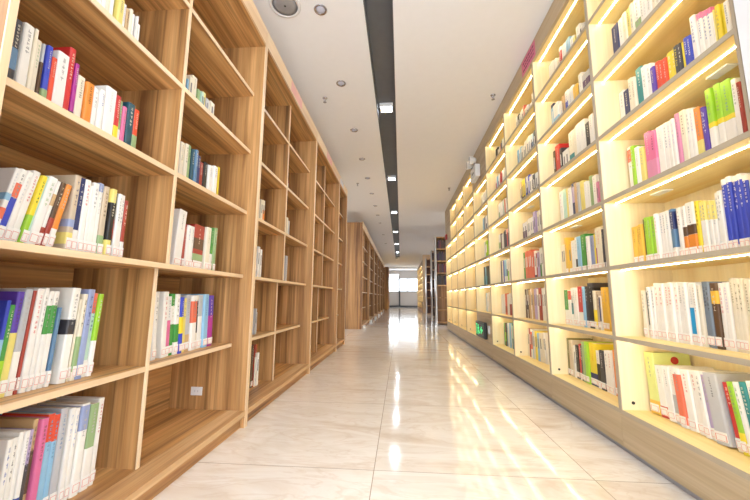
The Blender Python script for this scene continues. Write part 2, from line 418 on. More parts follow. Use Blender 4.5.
# notices on the fascias
def notice(x, y0, y1, z0, z1, mat, label, lines):
    n = MB().box(x-.001, x+.001, y0, y1, z0, z1).obj('paper_notice', mat)
    tag(n, label, 'notice')
    if lines:
        side = -1 if x > 0 else 1
        w = MB()
        for r in range(3):
            zz = z1-(r+1)*(z1-z0)/4
            y = y0+.03
            while y < y1-.05:
                l = random.uniform(.015, .04); w.box(x+side*.0012, x+side*.0022, y, y+l, zz-.006, zz+.006); y += l+.012
        w.obj('notice_lettering', M['dark_ink'], n)
notice(XR-.0042, 2.60, 2.90, 2.715, 2.85, M['pink_paper'], 'pink paper notice taped to the top rail of the right bookcases', True)
notice(XL+.0003, 2.56, 2.86, 2.46, 2.545, M['rose_paper'], 'pale pink notice on the top rail of the second left bookcase', False)
notice(XL+.0003, 3.95, 4.25, 2.46, 2.545, M['rose_paper'], 'pale pink notice on the top rail of the third left bookcase', False)
notice(XL+.0003, 4.88, 5.16, 2.46, 2.545, M['blue_paper'], 'pale blue notice on the top rail of the narrow left bookcase', False)

# exit sign
ex = thing('exit_sign', 'black framed green emergency exit sign low on the right bookcase panel', 'sign', (XR-.045, 4.55, .335))
MB().box(0, .043, -.04, .44, -.105, .105).obj('housing', M['black_plastic'], ex, bevel=.012)
MB().box(-.003, 0, -.015, .415, -.085, .085).obj('sign_face', M['sign_face'], ex)
g = MB()
# running figure, doorway and arrow
def bar(g, p, q, w):
    p, q = Vector(p), Vector(q); d = (q-p).normalized(); n = Vector((-d.y, d.x))*w
    g.prism([tuple(p+n), tuple(q+n), tuple(q-n), tuple(p-n)], -.0055, -.003, 'x')
g.lathe([(.014, -.0025), (.014, 0)], (-.003, .26, .052), 14, axis='x')
bar(g, (.255, .035), (.235, -.01), .013); bar(g, (.25, .03), (.29, .012), .006); bar(g, (.25, .03), (.215, .02), .006)
bar(g, (.237, -.008), (.27, -.035), .009); bar(g, (.27, -.035), (.262, -.068), .007); bar(g, (.235, -.01), (.205, -.04), .009); bar(g, (.205, -.04), (.17, -.045), .007)
bar(g, (.33, .065), (.33, -.07), .006); bar(g, (.33, .065), (.39, .065), .006); bar(g, (.39, .065), (.39, -.07), .006)
bar(g, (.03, 0), (.13, 0), .012); bar(g, (.125, .0), (.09, .04), .011); bar(g, (.125, .0), (.09, -.04), .011)
g.obj('pictogram', M['green_glow'], ex)
sw = MB().box(-.01, 0, -.04, .04, -.05, .05).obj('wall_switch', M['white_plastic'], loc=(XR+.0005, 4.43, .36), bevel=.004)
tag(sw, 'white switch plate beside the exit sign', 'switch'); MB().box(-.014, -.01, -.015, .015, -.02, .02).obj('rocker', M['white_plastic'], sw)

# emergency light
em = thing('emergency_light', 'white emergency light box with two round lamp heads, high on the right bookcases', 'light', (XR-.075, 4.72, 2.53))
MB().box(0, .07, -.16, .16, -.12, .06).obj('housing', M['white_plastic'], em, bevel=.012)
MB().box(-.002, 0, -.05, -.02, -.05, -.02).box(-.002, 0, .01, .04, -.05, -.02).obj('indicator', M['black_plastic'], em)
for s in (-.09, .09):
    h = MB().lathe([(0, .0), (.03, .0), (.045, -.03), (.06, -.08), (.06, -.09)], (.03, s, .13), 20, axis='x').obj('lamp_head', M['white_plastic'], em, True)
    MB().lathe([(.05, -.003), (.05, 0)], (-.06, s, .13), 20, axis='x').obj('lens', M['chrome'], h)
    MB().box(.0, .02, s-.01, s+.01, .055, .11).obj('bracket', M['grey_plastic'], em)
al = MB().box(-.05, 0, -.06, .06, -.06, .06).obj('alarm_box', M['red_plastic'], loc=(XR-.001, 8.02, 2.17), bevel=.006)
tag(al, 'small dark red alarm box on the far end of the right bookcases', 'alarm')
MB().box(-.056, -.05, -.03, .03, -.03, .03).obj('button_panel', M['black_plastic'], al)

# ------------------------------------------------------------------ beyond the right row
def cross_case(y, x0, x1, z1, label, backless):
    t = thing('cross_bookcase', label, 'bookcase', (x0, y, 0), 'bookcases standing across the hall at the far right')
    w = x1-x0
    for x in (0, w-.03):
        MB().box(x, x+.03, 0, .4, 0, z1).obj('side_panel', M['post' if x == 0 else 'oak_z'], t)
    for i in range(8):
        z = .06+i*(z1-.1)/7
        MB().box(.0305, w-.0305, .01, .4, z-.012, z+.012).obj('shelf', M['oak_y'], t)
    MB().box(.0305, w-.0305, .38, .39, .03, z1-.01).obj('back_panel', M['dark_wood'] if not backless else M['oak_z'], t)
    return t
cc = [cross_case(9.75, .99, 2.4, 2.52, 'pale-framed wooden bookcase right behind the lit row, dark red books inside', True),
      cross_case(12.6, 1.13, 2.5, 2.50, 'second dark bookcase standing across the hall beyond the lit row', False),
      cross_case(15.0, 1.10, 2.5, 2.48, 'third dark bookcase standing across the hall beyond the lit row', False)]
# a second lit row farther down the aisle
fu = []
for k in range(5):
    c = copy_tree(units[1 if k else 4]); c.location.y = 17.2+k*BAYR*1.5; c.scale = (1, 1.5, .93); c.location.x = 1.12
    c['label'] = 'distant glowing bookcase of the far right row, %s from its near end' % ORD[k]; c['group'] = 'lit bookcases in the far right row'
    fu.append(c)
struct('wall_end', MB().box(1.1, 1.6, 16.95, 17.15, 0, CEIL), M['oak_edge'])

# ------------------------------------------------------------------ ceiling fittings
for k, y in enumerate([1.35, 3.66, 6.0, 8.5, 11.1, 13.7, 16.3]):
    t = thing('recessed_spotlight', 'square spotlight in the dark ceiling recess, %s from the camera' % ORD[k-1] if k else 'square spotlight in the dark ceiling recess above the camera', 'light', (-.157, y, CEIL+.07), 'square spotlights in the ceiling recess')
    fr = MB()
    for a0, a1, b0, b1 in ((-.075, -.06, -.075, .075), (.06, .075, -.075, .075), (-.06, .06, -.075, -.06), (-.06, .06, .06, .075)): fr.box(a0, a1, b0, b1, -.035, 0)
    fr.obj('frame', M['white_plastic'], t)
    MB().box(-.06, .06, -.06, .06, -.02, -.006).obj('lens', M['lamp'], t)
dl = None
for k, y in enumerate([2.22, 3.10, 4.06, 4.98, 5.83, 6.75, 7.7, 8.6, 9.55, 11.4, 13.3]):
    if dl is None:
        dl = thing('round_downlight', '', 'light', (-.588, y, CEIL), 'round downlights along the left half of the ceiling')
        MB().lathe([(.034, .0), (.036, -.004), (.046, -.006), (.05, -.001)], seg=28).obj('rim', M['chrome'], dl, True)
        MB().lathe([(0, -.002), (.02, -.003), (.034, -.001)], seg=28).obj('lens', M['frosted'], dl, True)
        t = dl
    else: t = copy_tree(dl); t.location.y = y
    t['label'] = 'round unlit chrome downlight in the ceiling, %s from the camera' % ORD[k]
sp = thing('ceiling_speaker', 'large round grey ceiling speaker at top left beside the nearest downlight', 'speaker', (-.84, 2.165, CEIL))
MB().lathe([(.092, 0), (.094, -.006), (.112, -.005), (.115, 0)], seg=40).obj('rim', M['wallwhite'], sp, True)
MB().lathe([(0, -.007), (.06, -.007), (.09, -.003)], seg=40).obj('grille', M['grey_plastic'], sp, True)
MB().lathe([(0, -.0105), (.006, -.0095), (.008, -.007)], seg=16).obj('centre_cap', M['black_plastic'], sp, True)
sk = None
for k, (x, y, l) in enumerate([(-.805, 3.34, 'ceiling sprinkler over the second left bookcase'), (-.80, 6.1, 'ceiling sprinkler past the end of the near left row'),
                               (.975, 3.40, 'ceiling sprinkler by the top of the second right bookcase'), (.945, 6.47, 'ceiling sprinkler by the sixth right bookcase')]):
    if sk is None:
        sk = thing('sprinkler', '', 'sprinkler', (x, y, CEIL), 'sprinklers on the ceiling')
        MB().lathe([(.026, 0), (.026, -.004), (.01, -.008), (.008, -.03), (.004, -.035)], seg=18).obj('body', M['chrome'], sk, True)
        MB().lathe([(.018, -.048), (.018, -.05)], seg=18).obj('deflector', M['grey_plastic'], sk)
        MB().box(-.012, -.009, -.002, .002, -.049, -.025).box(.009, .012, -.002, .002, -.049, -.025).obj('arms', M['chrome'], sk)
        t = sk
    else: t = copy_tree(sk); t.location = (x, y, CEIL)
    t['label'] = l

# ------------------------------------------------------------------ small things on the left shelves
cl = thing('alarm_clock', 'round black clock-like object on the top shelf of the second left bookcase', 'clock', (-1.08, 2.45, ZL[5]+TL+.0005), rot=(0, 0, math.radians(-50)))
MB().lathe([(0, -.02), (.04, -.02), (.05, -.012), (.05, .012), (.04, .02), (0, .02)], (0, 0, .055), 28, axis='y').obj('case', M['black_plastic'], cl, True)
MB().lathe([(0, -.0225), (.018, -.0225), (.018, -.021)], (0.012, 0, .055), 20, axis='y').obj('dial', M['white_plastic'], cl)
MB().box(-.03, -.018, -.012, .012, 0, .02).box(.018, .03, -.012, .012, 0, .02).obj('feet', M['black_plastic'], cl)
rp = thing('snack_carton', 'small red carton standing on the fourth shelf of the second left bookcase', 'carton', (-1.02, 2.80, ZL[4]+TL))
MB().prism([(-.05, 0), (.03, 0), (.03, .085), (.0, .105), (-.05, .105)], 0, .035, 'y').obj('carton_body', M['red_plastic'], rp)
MB().box(.0301, .0315, .006, .029, .02, .06).obj('carton_label', M['paper'], rp)

LAMP = 9; WORLD = 5.6; EXPO = -0.20; GAM = 1.08
BOOKS = """
#R 0 0
1.7948 0.0612 0.285 3.63 palelime+gold@0-.22
1.7442 0.0463 0.235 4.68 white+red@0-.22
1.7021 0.0415 0.240 4.84 white
1.6687 0.0328 0.246 5 white+silver@0-.5
1.6305 0.0376 0.242 5.16 white+coral@.05-.9
1.5883 0.0416 0.247 5.32 white~red
1.5540 0.0337 0.250 5.48 white~red
1.5266 0.0268 0.255 5.64 white
1.5033 0.0227 0.259 5.8 white+lavender@.1-.95
1.4410 0.0586 0.261 6.64 silver~black
1.3981 0.0284 0.239 8 red+cream@0-.15
1.3740 0.0235 0.246 8 lime+yellow@0-.3
1.3514 0.0202 0.252 8 white~green
1.3251 0.0240 0.258 8 teal+white@.2-.4
1.2984 0.0245 0.268 8 white~blue
#R 0 1
1.8187 0.0272 0.232 0 cream
1.7971 0.0210 0.249 0 white+black@.25-.9
1.7767 0.0198 0.249 0 white~navy
1.7593 0.0168 0.253 0 white~navy
1.7281 0.0306 0.265 0 white~red
1.6956 0.0318 0.264 0 white~red
1.6645 0.0305 0.263 0 white~red
1.6373 0.0266 0.262 0 white~red
1.6131 0.0236 0.261 0 white~coral
1.5872 0.0254 0.263 0 white~grey
1.5626 0.0240 0.263 0 white
1.5308 0.0312 0.258 0 white+cyan@.08-.6
1.5131 0.0171 0.254 0 white~brown
1.4949 0.0176 0.249 0 cream
1.4737 0.0206 0.260 0 slate~charcoal
1.4520 0.0212 0.259 0 slate~charcoal
1.4240 0.0274 0.253 0 umber+gold@.68-.88
1.4045 0.0188 0.254 0 white~red
1.3792 0.0247 0.255 0 white~lavender
1.3593 0.0171 0.269 0 cream~olive
1.3410 0.0177 0.268 0 cream~olive
1.3236 0.0168 0.267 0 cream~olive
1.3053 0.0177 0.266 0 cream~olive
1.2806 0.0242 0.259 0 white~red
#R 0 2
1.8403 0.0337 0.204 0 gold~umber
1.8135 0.0265 0.206 0 gold~umber
1.7875 0.0257 0.205 0 gold~umber
1.7764 0.0108 0.231 0 umber
1.7508 0.0240 0.232 0 lime+white@0-.14
1.7243 0.0259 0.231 0 lime+white@0-.14
1.7012 0.0225 0.230 0 lime+white@0-.14
1.6799 0.0206 0.233 0 white~coral
1.6592 0.0201 0.232 0 white
1.6379 0.0207 0.232 0 white
1.6171 0.0202 0.231 0 white
1.5991 0.0174 0.232 0 steel+white@0-.25+navy@.6-.95
1.5815 0.0170 0.230 0 steel+white@0-.25+navy@.6-.95
1.5653 0.0155 0.229 0 steel+white@0-.25+navy@.6-.95
1.5433 0.0214 0.229 0 white
1.5189 0.0217 0.231 0 white+orange@.15-.42+umber@.42-.6
1.4781 0.0402 0.236 0 white+orange@.15-.42+umber@.42-.6
1.4595 0.0180 0.232 0 yellow~umber
1.4404 0.0157 0.225 0 white+straw@.65-1
1.4237 0.0162 0.222 0 white+straw@.65-1
1.4039 0.0192 0.218 0 white+straw@.65-1
1.3855 0.0178 0.215 0 white+straw@.65-1
1.3676 0.0148 0.238 0 white+skyblue@0-.2
1.3502 0.0160 0.245 0 white~grey
1.3302 0.0186 0.282 0 cobalt+white@.92-1+white@0-.1~white
1.3094 0.0187 0.283 0 cobalt+white@.92-1+white@0-.1~white
1.2885 0.0188 0.282 0 cobalt+white@.92-1+white@0-.1~white
1.2690 0.0175 0.279 0 cobalt+white@.92-1+white@0-.1~white
1.2488 0.0182 0.272 0 cobalt+white@.92-1+white@0-.1~white
1.2242 0.0214 0.246 0 white *
#R 0 3
1.8165 0.0373 0.278 0 white+coral@.7-.95
1.7913 0.0246 0.270 0 lime+white@0-.1
1.7596 0.0312 0.251 0 white
1.7282 0.0308 0.234 0 straw
1.6793 0.0421 0.293 0 pink+rose@0-.5
1.6381 0.0406 0.278 0 pink+rose@0-.5
1.5941 0.0434 0.281 0 white+umber@0-.12
1.5660 0.0274 0.277 0 white
1.5428 0.0226 0.272 0 white~lavender
1.5214 0.0208 0.271 0 white~lavender
1.5001 0.0207 0.288 0 rose
1.4692 0.0303 0.285 0 cream~umber
1.4473 0.0213 0.275 0 white
1.4280 0.0187 0.269 0 white~lavender
1.4000 0.0274 0.257 0 orange+straw@.1-.45
1.3824 0.0170 0.244 0 violet~white
1.3656 0.0161 0.234 0 violet~white
1.3358 0.0262 0.299 0 lime+yellow@.46-.53+white@0-.46
1.3077 0.0254 0.299 0 lime+yellow@.46-.53+white@0-.46
1.2668 0.0383 0.290 0 lime+yellow@.46-.53+white@0-.46
1.2447 0.0196 0.277 0 white~grey
1.2301 0.0133 0.255 0 brick
#R 0 4
1.8282 0.0458 0.253 0 white~grey
1.7826 0.0453 0.231 0 navy+skyblue@0-.35
1.7540 0.0283 0.271 0 cream
1.7294 0.0243 0.260 0 cream~brown
1.6848 0.0443 0.290 0 teal~white
1.6508 0.0337 0.269 0 white~grey
1.6249 0.0256 0.258 0 white+charcoal@0-.25
1.5978 0.0268 0.227 0 violet
1.5716 0.0259 0.233 0 vermilion~white
1.5505 0.0207 0.221 0 vermilion~white
1.5289 0.0213 0.217 0 vermilion~white
1.5020 0.0266 0.229 0 yellow~white
1.4828 0.0189 0.224 0 yellow~white
1.4576 0.0249 0.228 0 charcoal~yellow
1.4422 0.0151 0.222 0 charcoal~white
1.4341 0.0079 0.217 0 yellow
1.4111 0.0227 0.229 0 cobalt~white
1.3888 0.0219 0.217 0 cobalt~white
1.3636 0.0250 0.285 0 white~blue
1.3401 0.0231 0.278 0 white+pink@.9-1~blue
1.3197 0.0201 0.268 0 white+pink@.9-1~blue
1.2970 0.0225 0.258 0 white+pink@.9-1~blue
1.2854 0.0096 0.225 0 white+umber@.1-.35
1.2775 0.0065 0.227 0 straw
1.2578 0.0182 0.235 0 yellow
1.2462 0.0102 0.227 0 yellow
1.2275 0.0173 0.221 0 white
#R 0 5
1.8206 0.0534 0.300 0 navy~white
1.7795 0.0408 0.300 0 white
1.7488 0.0304 0.300 0 cream~straw
1.7190 0.0294 0.300 0 straw+black@.15-.45
1.6943 0.0244 0.300 0 cream
1.6512 0.0428 0.300 0 white+sage@.1-.6
1.6245 0.0265 0.292 0 white~grey
1.5985 0.0257 0.275 0 white
1.5633 0.0349 0.240 0 white~grey
1.5391 0.0239 0.250 0 cream
1.5063 0.0325 0.250 0 white~grey
1.4728 0.0332 0.250 0 skyblue+white@.3-.6
1.4358 0.0367 0.240 0 white~blue
1.3987 0.0368 0.240 0 cream
1.3594 0.0390 0.250 0 white *
#R 1 0
2.6448 0.0322 0.260 0 olive
2.5953 0.0492 0.249 0.07 beige~green
2.5693 0.0257 0.219 0.15 white~grey *
2.5255 0.0434 0.229 0.23 black
2.4955 0.0297 0.239 0.31 red+white@0-.15
2.4662 0.0290 0.233 0.38 charcoal
2.4325 0.0334 0.259 0.45 sage
2.3910 0.0412 0.265 0.52 lime
2.3100 0.0808 0.261 0.59 yellow+navy@0-.3~red
2.2707 0.0390 0.229 0.66 white+black@.1-.65
2.2200 0.0504 0.236 0.74 charcoal~white
2.1839 0.0358 0.239 0.81 white~navy
2.1393 0.0444 0.245 0.88 white~red
2.0986 0.0404 0.252 0.95 orange~brown
2.0569 0.0414 0.255 1.02 orange~brown
2.0386 0.0180 0.259 1.09 white
#R 1 1
2.6176 0.0594 0.253 0 white+green@.42-1
2.5695 0.0478 0.252 0 white+vermilion@.72-.98
2.5428 0.0264 0.261 0 white+teal@.3-.6 *
2.5153 0.0272 0.264 0 white
2.4830 0.0320 0.266 0 white~grey
2.4146 0.0681 0.271 0 red+white@0-.36~white
2.3876 0.0267 0.270 0 skyblue
2.3553 0.0320 0.269 0 charcoal+white@0-.12~white
2.2864 0.0685 0.287 0 charcoal+black@.2-.9~silver
2.2603 0.0258 0.238 0 cream+yellow@.1-.5
2.2161 0.0419 0.233 0 beige~brown
2.2017 0.0128 0.209 0 white+navy@.25-.95 *
2.1663 0.0327 0.256 0 gold
2.1264 0.0373 0.257 0 gold
#R 1 2
2.6358 0.0412 0.232 0 cream~umber *
2.6036 0.0319 0.229 0 cream~umber *
2.5645 0.0388 0.276 0 gold
2.5222 0.0420 0.223 0 white+gold@.2-1 *
2.4641 0.0578 0.237 0 white~lavender
2.4335 0.0303 0.252 0 white+black@.1-.4
2.3850 0.0482 0.253 0 skyblue
2.3271 0.0576 0.256 0 green
2.3124 0.0144 0.171 0 black *
2.2797 0.0324 0.237 0 white~lavender
2.2352 0.0442 0.234 0 periwinkle~charcoal
2.2104 0.0244 0.235 0 yellow
2.1929 0.0172 0.261 0 white+magenta@.1-.55
2.1395 0.0531 0.262 0 cream~red
2.1232 0.0160 0.247 0 charcoal
2.0941 0.0288 0.235 0 white+teal@.02-.22~charcoal
#R 1 3
2.5935 0.0494 0.281 0 white~magenta
2.5468 0.0445 0.280 0 mint
2.5077 0.0370 0.272 0 straw+umber@0-.2
2.4627 0.0430 0.263 0 white~black
2.4151 0.0455 0.282 0 navy+lavender@.5-.9
2.3800 0.0332 0.272 0 tan
2.3497 0.0283 0.261 0 silver~umber
2.3014 0.0464 0.262 0 straw~yellow
2.2646 0.0349 0.241 0 white~silver
2.2314 0.0315 0.230 0 white~silver
2.1979 0.0305 0.258 0 sage
2.1502 0.0460 0.244 0 white~magenta
2.1266 0.0219 0.192 0 rose *
#R 1 4
2.6499 0.0271 0.269 0 umber *
2.5793 0.0704 0.293 0 red~white
2.5472 0.0318 0.245 0 charcoal *
2.4980 0.0488 0.203 0 white~green *
2.4493 0.0485 0.201 0 white+cyan@0-.2 *
2.3817 0.0673 0.300 0 cream+teal@.08-.45
2.3346 0.0468 0.300 0 cream
2.2800 0.0544 0.300 0 white~lavender
2.2240 0.0556 0.300 0 white~lavender
2.1683 0.0554 0.257 0 black+white@0-.25
2.1211 0.0469 0.278 0 white~grey
2.0805 0.0404 0.276 0 white~grey
#R 1 5
2.6365 0.0405 0.299 0 navy+skyblue@.3-.9 *
2.5531 0.0831 0.266 0 white+skyblue@.3-.6
2.4862 0.0666 0.237 0 white
2.4558 0.0301 0.252 0 tan *
2.4047 0.0509 0.275 0 white+cobalt@.1-.7
2.3209 0.0835 0.252 0 white~blue
2.2628 0.0578 0.221 0 gold
2.2430 0.0195 0.204 0 charcoal *
2.2003 0.0424 0.265 0 white
2.1169 0.0831 0.229 0 plum+silver@.8-1
#R 1 6
2.5987 0.0783 0.288 0 white
2.5384 0.0600 0.266 0 white
2.4742 0.0639 0.237 0 cream
2.4386 0.0353 0.289 0 white+red@.3-.9
2.3853 0.0528 0.275 0 white
2.3252 0.0564 0.277 0 skyblue+white@0-.5
2.2735 0.0482 0.237 0 white~blue
2.2402 0.0299 0.211 0 straw *
2.1868 0.0502 0.259 0 white
2.1635 0.0201 0.203 0 charcoal *
2.1207 0.0396 0.207 0 white
#R 2 0
3.4372 0.0428 0.259 0 cream *
3.3941 0.0428 0.260 0.07 brick *
3.3384 0.0554 0.262 0.14 white+coral@.3-.9 *
3.3072 0.0310 0.249 0.21 skyblue *
3.2759 0.0310 0.257 0.28 cream *
3.2266 0.0489 0.255 0.38 yellow *
3.1808 0.0430 0.244 1.04 skyblue *
3.1157 0.0602 0.250 2.19 cream~brown *
3.0756 0.0354 0.256 3.27 cream *
3.0397 0.0354 0.257 3.41 white *
#R 2 1
3.4427 0.0373 0.275 0 umber~gold *
3.4051 0.0373 0.273 0 white+navy@.3-.6 *
3.3675 0.0373 0.280 0 umber~gold *
3.3306 0.0366 0.272 0 tan~umber *
3.2937 0.0366 0.279 0 white *
3.2568 0.0366 0.280 0 tan~umber *
3.2198 0.0366 0.274 0 lavender~umber *
3.1829 0.0366 0.279 0 lavender~umber *
3.1315 0.0511 0.269 0 white *
3.0725 0.0587 0.280 0 brick~umber *
3.0377 0.0346 0.275 0 white *
3.0028 0.0346 0.280 0 white *
2.9686 0.0340 0.278 0 cream *
2.9343 0.0340 0.280 0 white+cyan@.15-.5~yellow *
2.8869 0.0471 0.272 0 silver *
2.8471 0.0395 0.263 0 white+navy@.2-.8 *
#R 2 2
3.4398 0.0402 0.280 0 green *
3.3939 0.0456 0.279 0 coral~white *
3.3480 0.0456 0.280 0 coral~white *
3.3020 0.0457 0.276 0 coral~white *
3.2560 0.0457 0.280 0 coral~white *
3.2100 0.0456 0.258 0 coral *
3.1641 0.0456 0.258 0 white+navy@0-.15 *
3.1285 0.0354 0.233 0 brick *
3.0730 0.0552 0.238 0 lavender *
3.0417 0.0310 0.265 0 green+white@.5-1 *
3.0082 0.0332 0.265 0 white *
2.9748 0.0332 0.269 0 white *
2.9290 0.0455 0.208 0 navy+white@.5-1 *
#R 2 3
3.3854 0.0467 0.204 0 white+plum@.1-.6 *
3.3381 0.0467 0.207 0 white+plum@.1-.6 *
3.2857 0.0440 0.221 0 cream *
3.2411 0.0440 0.222 0 white *
3.2000 0.0356 0.219 0 white+charcoal@.1-.3 *
3.1638 0.0356 0.221 0 white+charcoal@.1-.3 *
3.0945 0.0616 0.255 0 lavender *
3.0441 0.0431 0.241 0 cream *
3.0004 0.0431 0.246 0 white *
#R 2 4
3.4378 0.0422 0.273 0 cream *
3.3953 0.0422 0.280 0 tan+umber@.2-.5 *
3.3550 0.0400 0.277 0 yellow+umber@.2-.4 *
3.3146 0.0400 0.280 0 yellow+umber@.2-.4 *
3.2799 0.0344 0.278 0 cobalt+coral@.1-.3 *
3.2452 0.0344 0.274 0 white+navy@.3-.6 *
3.2105 0.0344 0.280 0 cobalt+coral@.1-.3 *
3.1680 0.0422 0.255 0 white *
3.1255 0.0422 0.256 0 white *
3.0697 0.0555 0.235 0 charcoal *
3.0161 0.0534 0.231 0 white *
2.9644 0.0514 0.226 0 white+navy@0-.5 *
2.9035 0.0606 0.234 0 silver *
#R 2 5
3.4450 0.0350 0.274 0 skyblue *
3.4096 0.0350 0.278 0 white *
3.3743 0.0350 0.280 0 skyblue *
3.3245 0.0495 0.255 0 cream *
3.2746 0.0495 0.260 0 white *
3.2238 0.0505 0.272 0 cream *
3.1730 0.0505 0.275 0 cream *
3.1314 0.0413 0.276 0 white *
3.0898 0.0413 0.279 0 white+navy@.3-.7 *
3.0481 0.0414 0.263 0 skyblue *
3.0064 0.0414 0.265 0 charcoal+white@0-.4 *
#R 2 6
3.4337 0.0463 0.278 0 white *
3.3871 0.0463 0.280 0 black+white@0-.2 *
3.3458 0.0409 0.262 0 white *
3.3046 0.0409 0.265 0 white *
3.2611 0.0432 0.273 0 white *
3.2175 0.0432 0.275 0 coral *
3.1763 0.0410 0.226 0 cream *
3.1350 0.0410 0.232 0 white *
3.0932 0.0415 0.203 0 white+sage@.3-.6 *
3.0515 0.0415 0.205 0 white+sage@.2-.7 *
3.0119 0.0393 0.275 0 cream *
2.9723 0.0393 0.280 0 cream *
#R 3 6
4.2471 0.0359 0.279 0 silver *
4.2109 0.0359 0.275 0 black *
4.1747 0.0359 0.280 0 black *
4.1373 0.0371 0.234 0 cream *
4.0999 0.0371 0.232 0 white+red@.2-.5 *
4.0625 0.0371 0.238 0 white+red@.2-.5 *
4.0256 0.0366 0.258 0 coral *
3.9887 0.0366 0.258 0 charcoal+white@0-.3 *
3.9518 0.0366 0.266 0 charcoal+white@0-.3 *
3.9128 0.0387 0.270 0 white+navy@.3-.6 *
3.8738 0.0387 0.271 0 cream *
3.8348 0.0387 0.273 0 straw *
#R 3 5
4.2467 0.0363 0.279 0 white+magenta@.2-.7 *
4.2101 0.0363 0.274 0 skyblue *
4.1735 0.0363 0.280 0 white+magenta@.2-.7 *
4.1385 0.0347 0.268 0 white *
4.1036 0.0347 0.268 0 white *
4.0616 0.0417 0.263 0 red+white@0-.4 *
4.0196 0.0417 0.265 0 red+white@0-.4 *
3.9850 0.0343 0.264 0 white *
3.9504 0.0343 0.263 0 white *
3.9158 0.0343 0.268 0 white *
#R 3 4
4.2444 0.0386 0.274 0 cream *
4.2055 0.0386 0.273 0 white+sage@.3-.6 *
4.1666 0.0386 0.280 0 skyblue *
4.1240 0.0424 0.266 0 white *
4.0813 0.0424 0.266 0 white *
4.0365 0.0445 0.268 0 silver *
3.9916 0.0445 0.272 0 mint *
3.9565 0.0348 0.262 0 coral *
3.9215 0.0348 0.263 0 white *
#R 3 3
4.2481 0.0349 0.249 0 white+sage@.3-.6 *
4.2129 0.0349 0.246 0 white+sage@.3-.6 *
4.1778 0.0349 0.250 0 plum *
4.1318 0.0457 0.229 0 white *
4.0858 0.0457 0.230 0 white *
4.0420 0.0435 0.254 0 charcoal *
3.9982 0.0435 0.260 0 charcoal *
3.9617 0.0362 0.255 0 white+navy@.1-.8 *
3.9252 0.0362 0.253 0 coral *
3.8887 0.0362 0.260 0 white+navy@.1-.8 *
#R 3 2
4.2373 0.0457 0.273 0 white *
4.1912 0.0457 0.280 0 navy *
4.1474 0.0436 0.269 0 cream *
4.1035 0.0436 0.276 0 cobalt *
4.0579 0.0453 0.273 0 skyblue+white@0-.3 *
4.0122 0.0453 0.274 0 skyblue+white@0-.3 *
3.9760 0.0360 0.264 0 white+navy@.3-.6 *
3.9397 0.0360 0.271 0 white+lime@.1-.5 *
#R 3 1
4.2297 0.0533 0.234 0 white *
4.1761 0.0533 0.235 0 white *
4.1225 0.0533 0.237 0 white *
4.0800 0.0422 0.240 0 coral+brick@.1-.4 *
4.0375 0.0422 0.241 0 coral+brick@.1-.4 *
4.0025 0.0347 0.232 0 white~yellow *
3.9674 0.0347 0.235 0 white~yellow *
3.9251 0.0421 0.243 0 brick+white@.5-1 *
3.8827 0.0421 0.247 0 brick+white@.5-1 *
#R 3 0
4.2454 0.0376 0.254 0 cream *
4.2076 0.0376 0.254 0.07 green *
4.1697 0.0376 0.258 0.14 green *
4.1366 0.0328 0.260 0.21 umber+lime@.2-.6 *
4.1035 0.0328 0.261 0.28 skyblue *
4.0703 0.0328 0.261 0.35 umber+lime@.2-.6 *
4.0213 0.0487 0.267 0.42 white *
3.9723 0.0487 0.274 0.48 skyblue *
3.9275 0.0445 0.269 0.54 cream *
3.8827 0.0445 0.276 0.6 teal+mint@.4-.9 *
#R 4 2
5.0319 0.0541 0.277 0 charcoal+teal@0-.5 *
4.9775 0.0541 0.272 0 skyblue *
4.9231 0.0541 0.280 0 charcoal+teal@0-.5 *
4.8779 0.0450 0.273 0 black *
4.8326 0.0450 0.270 0 black *
4.7874 0.0450 0.278 0 black *
#R 4 1
5.0251 0.0609 0.258 0 white~lavender *
4.9638 0.0609 0.256 0 skyblue *
4.9026 0.0609 0.259 0 white~lavender *
4.8495 0.0528 0.270 0 white~grey *
4.7964 0.0528 0.267 0 cream *
4.7433 0.0528 0.272 0 white~grey *
#R 4 3
5.0119 0.0380 0.279 0 white *
4.9733 0.0380 0.280 0 white *
4.9274 0.0336 0.273 0 lime+white@.4-.8 *
4.8932 0.0336 0.272 0 skyblue *
4.8590 0.0336 0.280 0 lime+white@.4-.8 *
#R 4 4
5.0326 0.0534 0.272 0 white *
4.9789 0.0534 0.275 0 skyblue *
4.9252 0.0534 0.280 0 charcoal *
4.8831 0.0418 0.273 0 silver *
4.8410 0.0418 0.274 0 white+navy@.3-.6 *
4.7989 0.0418 0.280 0 silver *
4.7435 0.0551 0.275 0 white *
4.6881 0.0551 0.275 0 cream *
4.6327 0.0551 0.278 0 white+plum@0-.4 *
#R 4 5
5.0432 0.0428 0.273 0 silver *
5.0001 0.0428 0.273 0 white+umber@.1-.5 *
4.9570 0.0428 0.280 0 white+umber@.1-.5 *
4.9042 0.0525 0.278 0 white+skyblue@.1-.5 *
4.8515 0.0525 0.276 0 white+skyblue@.1-.5 *
4.7987 0.0525 0.280 0 white+skyblue@.1-.5 *
#L 0 3
0.7443 0.0189 0.207 0 charcoal+steel@.3-.6
0.7682 0.0253 0.214 0 white~grey
0.7949 0.0086 0.218 0 cream
0.8049 0.0152 0.196 0 cream~sage
0.8215 0.0067 0.192 0 silver+umber@.2-.7
0.8296 0.0144 0.196 0 cobalt+sage@0-.3
0.8454 0.0140 0.169 0 vermilion
0.8609 0.0346 0.204 0 white~grey
0.8970 0.0204 0.245 0 red
0.9189 0.0122 0.203 0 magenta+charcoal@0-.2
0.9327 0.0260 0.175 0 cream~umber
0.9604 0.0274 0.167 0 orange~black
0.9895 0.0185 0.167 0 white~grey
1.0097 0.0180 0.172 0 white~blue
1.0307 0.0425 0.201 0 white~silver
1.0750 0.0215 0.194 0 red+yellow@0-.4
1.0985 0.0128 0.187 0 sage+white@0-.4
